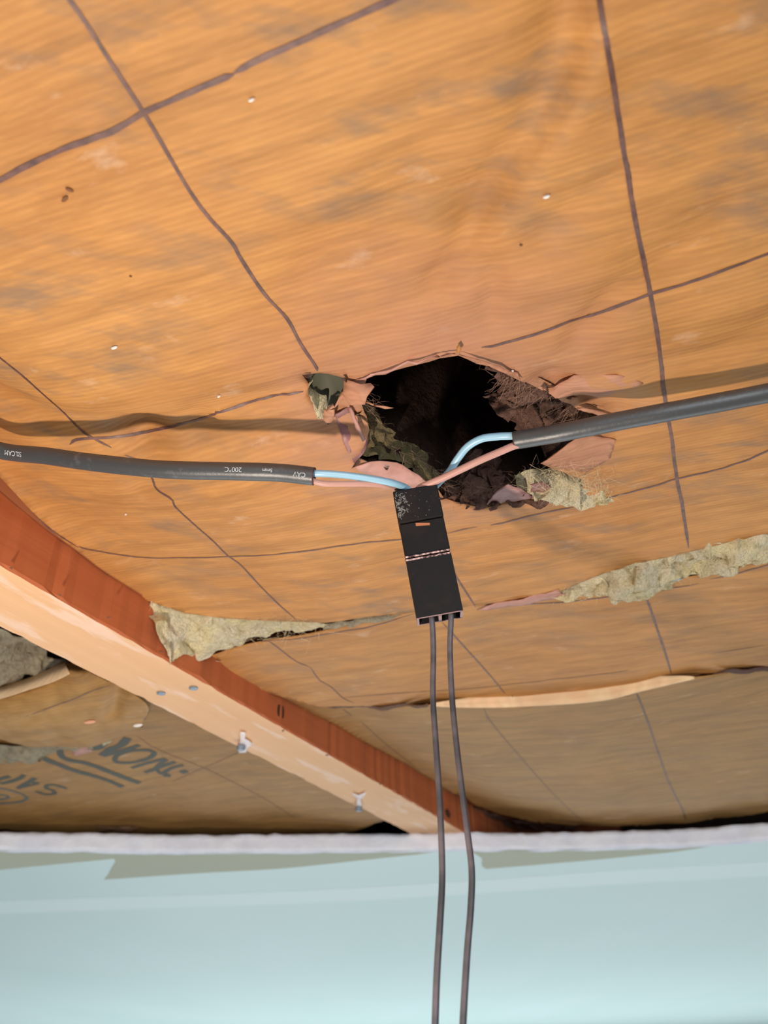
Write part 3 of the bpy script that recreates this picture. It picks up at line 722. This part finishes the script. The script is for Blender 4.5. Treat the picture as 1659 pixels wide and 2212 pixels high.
fl = fluff('fibreglass', [(314,1296,None),(335,1298,None),(360,1300,.0005),(400,1308,.0012),(450,1318,.0012),(500,1328,.0012),(560,1330,.0010),(620,1334,.0006),(705,1350,0)],
   [(322,1360,None),(342,1412,None),(372,1436,None),(405,1438,-.0115),(445,1424,-.007),(500,1402,-.002),(560,1386,-.0005),(620,1370,0),(705,1358,0)], z2, m_fluff, batt2, 0, 0, .0022, .0042, 150, 44, 95, 9, .6)
fl['label'] = 'yellow fibreglass bulging beside the joist'
fl = fluff('fibreglass', [(700,1348),(760,1338),(800,1332),(868,1322)], [(700,1360),(760,1350),(800,1343),(868,1328)], z2, m_fluffgr, batt2, .001, 0, .001, .0014, 60, 10, 160, 10)
src = [S(x, y, z2, -.003) for x, y in [(330,1330),(400,1380),(500,1370),(600,1352),(700,1352)]]
strands('loose_fibres', 350, src, .005, .008, m_fibre, batt2, .00008, .2, 9)
patch('paper_fold', [(400,1440,.001),(445,1425,-.001),(475,1428,-.001),(485,1420,.002),(478,1455,.004),(520,1478,.004),(470,1470,.006),(430,1456,.005)], z2, m_flap, batt2, .002)

# ------------------------------------------------------------ batt 3
batt3 = empty('insulation_batt', P(1200, 1650, .17), 'far kraft faced batt right of the joist reaching the ceiling board', 'insulation batt')
near3 = [(560,1488),(690,1524),(760,1526),(850,1527),(920,1524),(1000,1526),(1080,1526),(1150,1523),(1250,1517),(1320,1508),(1380,1492),(1440,1478),(1500,1464),(1580,1452),(1659,1443),(1760,1430)]
far3 = [(960,1706),(1020,1735),(1080,1760),(1150,1775),(1250,1783),(1350,1785),(1450,1780),(1560,1768),(1659,1754),(1760,1742),(1900,1720)]
n3 = SF(near3, z3); f3 = SF(far3, z3)
out3 = n3 + [T2(st(*f2[-1])[0]+.002, .42), T2(st(*f3[-1])[0], .42)] + f3[::-1] + [T2(st(*n3[0])[0], TJ+.0005)]
sheet3 = sheet('kraft_facing', densify(out3, .006), [], z3, m_kraftfar, batt3, fine=(-.12,.30,.30,.72), fs=.005)
for pts, wd, m in [([(1375,1497),(1400,1560),(1420,1620),(1445,1690),(1470,1740),(1483,1772)], 1.3, m_ink), ([(1044,1530),(1060,1560),(1110,1620),(1180,1700),(1230,1750),(1265,1780)], 1.1, m_inkf),
   ([(740,1532),(760,1547)], 1.0, m_ink), ([(780,1560),(830,1605),(900,1660)], 1.0, m_inkf), ([(1050,1545),(1054,1556)], 1.0, m_ink)]:
    ink(pts, z3, wd/1000, m, sheet3)
# turned-up near edge, lit
def upstand(name, pts, fn, hh, m, parent, lean=.002):
    A = catmull([S(a, b, fn, -.0003) for a, b in pts], 5); vs_, fs = [], []; n = len(A)
    for i, p in enumerate(A):
        u = i/(n-1); h_ = hh*math.sin(math.pi*u)**.8+.0004
        for j in range(4):
            v_ = j/3; vs_.append(p+Vector((0, -lean*v_*.2+.0006*math.sin(v_*3), h_*v_-.0006*(v_ == 0))))
    for i in range(n-1):
        for j in range(3): fs.append((i*4+j, (i+1)*4+j, (i+1)*4+j+1, i*4+j+1))
    o = mesh(name, vs_, fs, m, parent); so = o.modifiers.new('thickness', 'SOLIDIFY'); so.thickness = .0005; so.offset = 0; return o
m_lt = kraft_mat('lit_kraft_edge', (.86,.56,.32), (.92,.64,.38), .0)  # paler kraft colour holds the light on the turned edges
upstand('turned_edge', [(930,1523),(1000,1526),(1080,1526),(1150,1523),(1250,1517),(1320,1508),(1380,1492),(1440,1478),(1500,1464)], z3, .0085, m_lt, batt3)['label'] = 'pale turned up paper edge with light painted in'
ink([(1107,1505),(1108,1515)], z2, .0009, m_ink, sheet2, dz=-.0012)
patch('torn_or_shaded_edge', [(695,1527,-.001),(760,1524,-.001),(850,1524,-.0012),(925,1520,-.001),(925,1526,-.0012),(850,1531,-.0015),(760,1529,-.001)], z3, mat('dark_torn_paper', (.14,.07,.04), .8), batt3, .0006)
o = patch('torn_or_shaded_edge', [(1540,1456,-.001),(1600,1447,-.001),(1659,1441,-.001),(1720,1430,-.001),(1720,1440,-.0012),(1659,1450,-.0012),(1600,1456,-.001)], z3, mat('dark_seam_shadow_paper', (.10,.04,.025), .8), batt3, .0006)  # dark strip stands in for the shade in this seam
fl = fluff('fibreglass', [(1020,1740),(1080,1764),(1160,1778),(1250,1784)], [(1030,1775),(1080,1786),(1150,1792),(1240,1794)], z3, m_brownf, batt3, .003, .004, .001, .004, 60, 14, 90, 15)

# ------------------------------------------------------------ left of the joist: batts 4 and 5
TL = TJ-JW-.0006
def clampL(p, z=None):
    s_, t_ = st(p.x, p.y)
    if t_ > TL: x, y = T2(s_, TL); p = Vector((x, y, p.z))
    return p
batt4 = empty('insulation_batt', P(120, 1540, .165), 'sagging kraft faced batt left of the joist, bulging over the printed one', 'insulation batt')
rows = [  # picture polylines with their height above the lens
 ([(-200,1500),(-60,1492),(0,1482),(60,1466),(110,1444),(140,1432),(170,1430)], .176),
 ([(-200,1520),(-60,1512),(0,1502),(60,1488),(115,1470),(150,1450),(190,1448)], .166),
 ([(-200,1540),(-60,1528),(0,1520),(70,1505),(140,1490),(200,1478),(240,1478)], .161),
 ([(-200,1562),(-60,1552),(0,1548),(80,1540),(160,1528),(240,1512),(290,1500)], .157),
 ([(-200,1580),(-60,1574),(0,1574),(80,1578),(160,1572),(250,1550),(322,1528)], .155),
 ([(-200,1592),(-60,1590),(0,1594),(80,1606),(170,1606),(250,1588),(305,1566)], .156),
 ([(-200,1590),(-60,1590),(0,1596),(80,1610),(175,1612),(255,1592),(308,1570)], .160),
 ([(-200,1580),(-60,1580),(0,1588),(80,1600),(175,1604),(255,1586),(308,1566)], .172)]
vs_, fs = [], []; R_ = []
for pl, z in rows:
    pl = [(pl[0][0]-500, pl[0][1]+45)]+pl
    c = catmull([P(a, b, z) for a, b in pl], 14); R_.append(c)
sub = 7; cols = len(R_[0]); rr = []
for c in range(cols):
    cc = catmull([R_[r][c] for r in range(len(R_))], sub); rr.append(cc)
nr = len(rr[0])
for c in range(cols):
    for r in range(nr):
        p = rr[c][r]; a = .0014*nz(p.x, p.y, 41, 55)+.0006*nz(p.x, p.y, 44, 150)
        q = S(248, 1520, zj, 0); d = segd(p.x, p.y, tuple(P(262,1478,.158)[:2]), tuple(P(243,1545,.156)[:2])); a += .0035*math.exp(-(d/.004)**2)
        vs_.append(clampL(Vector((p.x, p.y, p.z+a))))
for c in range(cols-1):
    for r in range(nr-1): a = c*nr+r; fs.append((a, a+1, a+nr+1, a+nr))
s4 = mesh('kraft_facing', vs_, fs, m_kraftfar, batt4); so = s4.modifiers.new('thickness', 'SOLIDIFY'); so.thickness = .0005; so.offset = 0
# printed line and scraps on it: drape by casting on the mesh
from mathutils.bvhtree import BVHTree
bv4 = BVHTree.FromPolygons([Vector(v) for v in vs_], fs)
def cast4(px, py, off=.0007):
    h_ = bv4.ray_cast(O, ray(px, py)); return None if h_[0] is None else h_[0]-ray(px, py)*off
lp = [cast4(a.x, a.y) for a in catmull([Vector((a, b, 0)) for a, b in [(50,1550),(100,1532),(160,1510),(200,1493),(238,1481)]], 8)]
ribbon([p for p in lp if p], .0008, m_ink, 'printed_line', s4)
# light turned edge on top
top4 = [(-700,1545),(-200,1500),(-60,1492),(0,1482),(60,1466),(110,1444),(140,1432)]; bot4 = [(-700,1571),(-200,1526),(-60,1519),(0,1509),(60,1490),(115,1472),(150,1455)]
A = catmull([P(a, b, .172) for a, b in top4], 8); B = catmull([P(a, b, .1625) for a, b in bot4], 8)
vs_ = []; 
for p, q in zip(A, B): vs_ += [clampL(p), clampL(q)]
o = mesh('turned_edge', vs_, [(2*i, 2*i+1, 2*i+3, 2*i+2) for i in range(len(A)-1)], m_lt, batt4); so = o.modifiers.new('thickness', 'SOLIDIFY'); so.thickness = .0006; so.offset = 0
o['label'] = 'pale turned up paper edge of the sagging batt, light painted in'
for px, py, a in ((194,1559,.0022),(298,1566,.0018)):
    c = cast4(px, py, .001) or P(px, py, .155); disc('lint_speck', c, down, a*1.6, a*.7, Vector((1,-.3,0)), mat('orange_speck', (.85,.42,.25), .8) if px < 200 else m_speck, batt4, .0008, 8)
fl = fluff('fibreglass', [(-650,1180),(-150,1300),(-60,1340),(0,1364),(45,1380),(90,1405),(135,1432)], [(-650,1540),(-150,1500),(-60,1490),(0,1478),(50,1462),(100,1446),(140,1436)], lambda x, y: .178, m_fluffgr, batt4, 0, -.004, .002, .008, 190, 50, 80, 12)
for v in fl.data.vertices:
    p = clampL(Vector(v.co)+batt4.location); v.co = p-batt4.location
fl['label'] = 'grey yellow fibreglass above the sagging paper'

batt5 = empty('insulation_batt', P(300, 1700, .17), 'kraft faced batt with green printed lettering left of the joist', 'insulation batt')
far5 = [(-950,1790),(-400,1788),(-150,1788),(0,1792),(80,1800),(200,1806),(350,1812),(600,1812),(720,1808),(770,1796),(810,1778),(836,1770)]
f5 = SF(far5, z5)
near5 = SF([(-950,1500),(-400,1480),(0,1480),(200,1480),(335,1500)], z5)
def cl2(p): q = clampL(Vector((p[0], p[1], 0))); return (q.x, q.y)
out5 = [cl2(p) for p in near5] + [T2(st(*f5[-1])[0]-.004, TL)] + [cl2(p) for p in f5[::-1]]
sheet5 = sheet('kraft_facing', densify(out5, .006), [], z5, m_kraftfar, batt5, fine=(-.36,.05,.33,.72), fs=.005)
for pts, wd in [([(295,1590),(340,1620),(440,1660),(560,1720),(640,1770)], 1.0), ([(370,1690),(440,1660),(520,1625)], 1.0)]: ink(pts, z5, wd/1000, m_inkf, sheet5)
def zm(pts): return [(x/3.77, 1560+y/3.77) for x, y in pts]
let = [  # strokes of the printed lettering, read upside down
 ([(340,290),(430,330),(600,395),(800,450)], 3.9), ([(800,452),(880,480),(1000,530)], 3.6),
 ([(480,225),(520,295),(700,340),(850,390)], 3.9), ([(850,392),(1000,450),(1140,500)], 3.8),
 ([(745,215),(800,205),(840,160)], 5.5), ([(1040,130),(985,190),(905,225),(830,278)], 4.3), ([(1135,190),(1020,225),(870,270)], 2.8),
 ([(930,310),(960,270),(1080,235),(1210,235),(1255,262),(1190,305),(1060,335),(960,332),(930,308)], 2.7),
 ([(1350,300),(1220,330),(1070,378)], 2.6), ([(1360,310),(1290,350),(1260,385)], 2.3), ([(1425,325),(1290,375),(1180,415)], 2.7), ([(1490,352),(1400,375),(1320,425),(1280,395)], 2.3),
 ([(1330,438),(1390,440)], 3.6), ([(1470,412),(1525,402)], 3.6),
 ([(545,545),(500,530),(440,515),(385,518),(375,540),(430,560),(440,582),(370,590),(290,565)], 2.3),
 ([(285,460),(220,500),(145,545)], 2.8), ([(285,462),(255,492),(310,500),(220,525),(145,545)], 1.8), ([(195,432),(150,465),(40,500),(0,502)], 2.8), ([(80,445),(30,460),(-30,480)], 2.8)]
inkscale = 1.3
for pts, wd in let: ink(zm(pts), z5, wd/1000, m_print, sheet5, 'printed_letter_stroke', -.0004, True, False)
for pts, wd in [([(-60,530),(0,540),(120,570),(205,605),(210,632),(140,655),(0,665),(-60,662)], 1.8), ([(-60,590),(0,595),(60,605),(62,620),(0,632),(-60,632)], 1.8)]:
    ink(zm(pts), z5, wd/1000, m_printb, sheet5, 'printed_oval', -.0004, True, False)
fl = fluff('fibreglass', [(-100,1600),(0,1612),(70,1612),(130,1612),(200,1612)], [(-100,1652),(0,1650),(50,1648),(90,1630),(200,1618)], z5, m_fluffgr, batt5, -.004, -.001, .002, .004, 70, 20, 110, 14)
patch('paper_scrap', [(218,1602,-.003),(235,1590,-.006),(250,1590,-.006),(238,1604,-.004),(224,1612,-.003)], z5, m_fluff, batt5, .001)
patch('paper_fold', [(150,1616,-.002),(195,1612,-.002),(200,1625,-.001),(160,1632,-.001)], z5, m_pinklt, batt5, .001)
patch('torn_or_shaded_edge', [(210,1786,-.002),(270,1788,-.003),(300,1790,-.003),(280,1800,-.003),(215,1797,-.002)], z5, mat('brown_torn_paper', (.25,.13,.07), .8), batt5, .001)

# ------------------------------------------------------------ cables
DC = .00545; KZ = .86
def cable(name, label, pts, group=None):
    path3 = [D(a, b, z*KZ) for a, b, z in pts]; o = empty(name, path3[-1], label, 'cable'); 
    if pts[0][0] < 0: path3 = [path3[0]-JD*.25+Vector((0,0,-.02)), path3[0]-JD*.1+Vector((0,0,-.004))]+path3
    else: path3 = [path3[0]+(path3[0]-path3[1]).normalized()*q_+Vector((0,0,-z_)) for q_, z_ in ((.5,.02),(.25,.006),(.1,0))]+path3
    return o, path3
def sheath(parent, path3, n=28):
    path = catmull(path3, 14); v, f, fr = tube_data(path, lambda u: DC/2*(1+.008*math.sin(u*60)), n, False)
    mesh('sheath', v, f, m_rubber, parent)
    # end rim with a bore
    p, t_, nr_, b_ = fr[-1]; vs_, fs = [], []
    for r, dd in ((DC/2*1.0, 0), (DC/2*.98, .00035), (DC/2*.72, .0003), (DC/2*.70, -.003)):
        for k in range(n): a = 2*math.pi*k/n; vs_.append(p+t_*dd+nr_*math.cos(a)*r+b_*math.sin(a)*r)
    for q in range(3):
        for k in range(n): fs.append((q*n+k, q*n+(k+1) % n, (q+1)*n+(k+1) % n, (q+1)*n+k))
    fs.append(tuple(3*n+k for k in range(n)))
    mesh('cut_end', vs_, fs, m_cut, parent); return fr
def core(parent, pts, r, m, name):
    path = catmull([D(a, b, z*KZ) for a, b, z in pts], 10); v, f, fr = tube_data(path, r*KZ, 16); return mesh(name, v, f, m, parent)
cl, pl_ = cable('power_cable', 'black round cable entering from the left, white print upside down on its sheath', [(-330,560,.232),(-190,790,.262),(-90,935,.286),(0,973,.296),(100,985,.290),(200,999,.283),(350,1014,.276),(500,1018,.273),(600,1021,.272),(677,1029,.271)])
frL = sheath(cl, pl_)
core(cl, [(664,1024,.272),(690,1023,.271),(740,1026,.272),(800,1034,.274),(850,1044,.277),(880,1056,.283),(893,1072,.284)], .00125, m_blue, 'blue_core')
core(cl, [(664,1033,.272),(682,1041,.271),(705,1045,.271),(740,1045,.272),(790,1045,.274),(830,1048,.277),(862,1057,.283),(880,1075,.284)], .00105, m_brown, 'brown_core')
cr, pr_ = cable('power_cable', 'black round cable entering from the right, without visible print', [(1900,800,.240),(1760,829,.247),(1659,849,.252),(1550,870,.255),(1437,891,.258),(1330,911,.262),(1235,930,.266),(1170,942,.270),(1113,951,.273)])
frR = sheath(cr, pr_)
core(cr, [(1130,942,.274),(1105,942,.274),(1075,943,.275),(1040,948,.276),(1010,965,.278),(988,992,.280),(970,1020,.2825),(950,1040,.2845),(935,1056,.286),(925,1072,.286)], .00135, m_blue, 'blue_core')
core(cr, [(1130,958,.272),(1108,964,.272),(1080,976,.273),(1040,993,.274),(1000,1012,.276),(960,1031,.278),(925,1046,.280),(905,1056,.282),(898,1072,.284)], .00130, m_brown, 'brown_core')
# white print on the left sheath
def cable_text(txt, px, frames, size, parent, side=-.25, flip=True):
    cu = bpy.data.curves.new('t', 'FONT'); cu.body = txt; cu.size = size; cu.align_x = 'CENTER'; cu.align_y = 'CENTER'
    to = bpy.data.objects.new('t', cu); COL.objects.link(to)
    me = bpy.data.meshes.new_from_object(to.evaluated_get(bpy.context.evaluated_depsgraph_get()))
    bpy.data.objects.remove(to)
    best = min(range(len(frames)), key=lambda i: abs((frames[i][0]-O).dot(RX)/(frames[i][0]-O).dot(RF)*F+CX-px))
    cum = [0]
    for i in range(1, len(frames)): cum.append(cum[-1]+(frames[i][0]-frames[i-1][0]).length)
    vs_ = []
    for v in me.vertices:
        x, y = v.co.x, v.co.y
        if flip: x, y = -x, -y
        l_ = cum[best]+x; i = max(0, min(len(cum)-2, int(np.searchsorted(cum, l_))-1)); u = (l_-cum[i])/(cum[i+1]-cum[i])
        p = frames[i][0].lerp(frames[i+1][0], u); t_ = frames[i][1]
        toc = (O-p); toc = (toc-t_*toc.dot(t_)).normalized(); upd = t_.cross(toc)
        if upd.dot(RD) > 0: upd = -upd       # picture-up
        a = side + y/(DC/2); vs_.append(p + (toc*math.cos(a)+upd*math.sin(a))*(DC/2*1.012+.00003))
    o = mesh('white_print', vs_, [tuple(p.vertices) for p in me.polygons], m_white, parent, False); bpy.data.meshes.remove(me)
cable_text('SILCAM', 44, frL, .0022, cl, -.05); cable_text('200°C', 512, frL, .0020, cl, .22); cable_text('5mm', 582, frL, .0015, cl, .22); cable_text('CAV', 650, frL, .0019, cl, .05)

# ------------------------------------------------------------ connector
c22, s22 = math.cos(math.radians(22)), math.sin(math.radians(22))
def cv(x, y, z): return RX*x+RD*y+RF*z
ai = Vector((.1767, .9843)); AX = cv(ai.x*c22, ai.y*c22, -s22).normalized()
WX = cv(.9843, -.1767, 0); WX = (WX-AX*WX.dot(AX)).normalized(); DX = AX.cross(WX)
if DX.dot(RF) < 0: DX = -DX
T0 = D(896, 1053, .240)                       # middle of the front face's top edge
def proj(p): q = p-O; return (q.dot(RX)/q.dot(RF)*F+CX, q.dot(RD)/q.dot(RF)*F+CY)
LC = .016
while proj(T0+AX*LC)[1] < 1326: LC += .0001
CW, CD, WT = .0135, .0084, .0007
con = empty('wire_connector', T0, 'flat black plastic connector hanging where the two cables meet', 'connector')
def boxp(name, a0, a1, w0, w1, d0, d1, m, bev=.0003, parent=con):
    vs_, fs = [], []; c = T0+AX*(a0+a1)/2+WX*(w0+w1)/2+DX*(d0+d1)/2
    box_data(c, AX, WX, DX, (a1-a0)/2, (w1-w0)/2, (d1-d0)/2, vs_, fs); o = mesh(name, vs_, fs, m, parent, False)
    me = o.data; me.flip_normals() if me.polygons[0].normal.dot(-AX) < 0 else None
    if bev: bevel(o, bev)
    return o
hw_ = CW/2
a1_, a2_ = LC*.275, LC*.545
o = boxp('cap', 0, a1_-.0002, -hw_-.0001, hw_+.0001, -.0002, CD+.0001, m_blk, .0004); cap = o
boxp('middle_shell', a1_, a2_-.0006, -hw_, hw_, 0, CD, m_blk, .0003)
# lower shell: open box with a divider
low = empty('tmp', T0, 'x', 'x'); bpy.data.objects.remove(low)
vs_, fs = [], []
def bx(a0, a1, w0, w1, d0, d1):
    box_data(T0+AX*(a0+a1)/2+WX*(w0+w1)/2+DX*(d0+d1)/2, AX, WX, DX, (a1-a0)/2, (w1-w0)/2, (d1-d0)/2, vs_, fs)
bx(a2_+.0004, LC, -hw_, hw_, 0, WT*.8); bx(a2_+.0004, LC, -hw_, hw_, CD-WT*.7, CD)
bx(a2_+.0004, LC, -hw_, -hw_+WT, WT*.8, CD-WT*.7); bx(a2_+.0004, LC, hw_-WT, hw_, WT*.8, CD-WT*.7)
bx(a2_+.0004, LC-.016, -hw_+WT, hw_-WT, WT*.8, CD-WT*.7)
lower = mesh('lower_shell', vs_, fs, m_blk, con, False)
# pale lips of the mouth and the divider
vs_, fs = [], []
bx(LC, LC+.0002, -hw_, hw_, 0, .00035); bx(LC, LC+.0002, -hw_, -hw_+WT*.9, 0, CD); bx(LC, LC+.0002, hw_-WT*1.1, hw_, 0, CD); bx(LC, LC+.0002, -hw_, hw_, CD-.0003, CD)
mesh('mouth_rim', vs_, fs, m_blkedge, con, False)['label'] = 'pale rim of the open mouth'
vs_, fs = [], []; bx(LC-.016, LC+.0003, -.0004, .0005, WT*.8, CD-WT*.7); mesh('divider', vs_, fs, m_blkedge, con, False)
vs_, fs = [], []
for k_, d_ in ((0, .00015), (1, .0011)):
    box_data(T0+AX*(a2_-.0004+d_)+DX*(-.0001), AX, WX, DX, .00022, hw_*.99, .00025, vs_, fs)
o = mesh('ridge_line', vs_, fs, m_shiny, con, False); o['label'] = 'double ridge line across the housing, shine painted in'
vs_, fs = [], []; box_data(T0+AX*(a1_+.0013)+WX*.0002-DX*.00005, (AX-WX*.12).normalized(), (WX+AX*.12).normalized(), DX, .00034, .0021, .0001, vs_, fs)
vs_[0] = vs_[0]-AX*.0003; o = mesh('orange_slot', vs_, fs, m_orange, con, False)
o['label'] = 'small orange slot'
# pale scribbled scrapes on the cap
R = random.Random(5); vs_, fs = [], []
for _ in range(46):
    a = R.uniform(.0012, a1_-.003); w_ = -hw_+abs(R.gauss(0, .0016))+.0005; q = []; ang = R.uniform(0, 6.3); kx = R.uniform(.7, 3)
    for i in range(7):
        q.append(T0+AX*a+WX*w_-DX*.00026); ang += R.uniform(-1, 1)*kx; a += math.cos(ang)*.00028; w_ = max(-hw_+.0002, w_+math.sin(ang)*.00028)
    for i in range(6):
        d = (q[i+1]-q[i]); sd = d.cross(DX).normalized()*.00006*R.uniform(.6, 1.4); b0 = len(vs_); vs_ += [q[i]+sd, q[i]-sd, q[i+1]-sd, q[i+1]+sd]; fs.append((b0, b0+1, b0+2, b0+3))
for _ in range(26):
    p = T0+AX*R.uniform(.0005, a1_-.001)+WX*R.uniform(-hw_, hw_)-DX*.00026; r_ = R.uniform(.00004, .00013); b0 = len(vs_)
    vs_ += [p+AX*r_, p+WX*r_*1.8, p-AX*r_, p-WX*r_]; fs.append((b0, b0+1, b0+2, b0+3))
o = mesh('pale_scrapes', vs_, fs, m_scr, cap, False); o['kind'] = 'stuff'; o['label'] = 'pale scribble-like scrapes'

# ------------------------------------------------------------ two thin hanging wires
def hang(pts, label, wpos):
    ps = [T0+AX*(LC-.012)+WX*wpos*.86+DX*CD*.5, T0+AX*(LC-.002)+WX*wpos*.86+DX*CD*.42]+[D(a, b, z) for a, b, z in pts]
    ps += [ps[-1]+Vector((0,-.001,-.05)), ps[-1]+Vector((.002,.001,-.18)), ps[-1]+Vector((.01,.004,-.4))]
    o = empty('thin_wire', ps[1], label, 'wire', 'thin wires hanging from the connector')
    path = catmull(ps, 12); v, f, fr = tube_data(path, lambda u: .00083, 12); mesh('insulation_sleeve', v, f, m_wire, o); return o
z0 = (T0+AX*LC+DX*CD*.4-O).dot(RF)
hang([(936,1400,z0-0.0026),(935,1500,z0-0.0086),(941,1600,z0-0.0155),(948,1700,z0-0.0224),(953,1800,z0-0.0292),(955,1900,z0-0.0353),(950,2000,z0-0.0413),(944,2100,z0-0.0464),(940,2212,z0-0.0516),(938,2330,z0-0.0568)], 'left one of the two thin grey wires hanging from the black connector', -.0026)
hang([(972,1400,z0-0.0026),(976,1500,z0-0.0086),(985,1600,z0-0.0155),(997,1700,z0-0.0224),(1010,1800,z0-0.0292),(1019,1880,z0-0.0344),(1017,1960,z0-0.0387),(1009,2060,z0-0.0439),(1000,2212,z0-0.0516),(996,2330,z0-0.0568)], 'right one of the two thin grey wires hanging from the black connector', .0042)
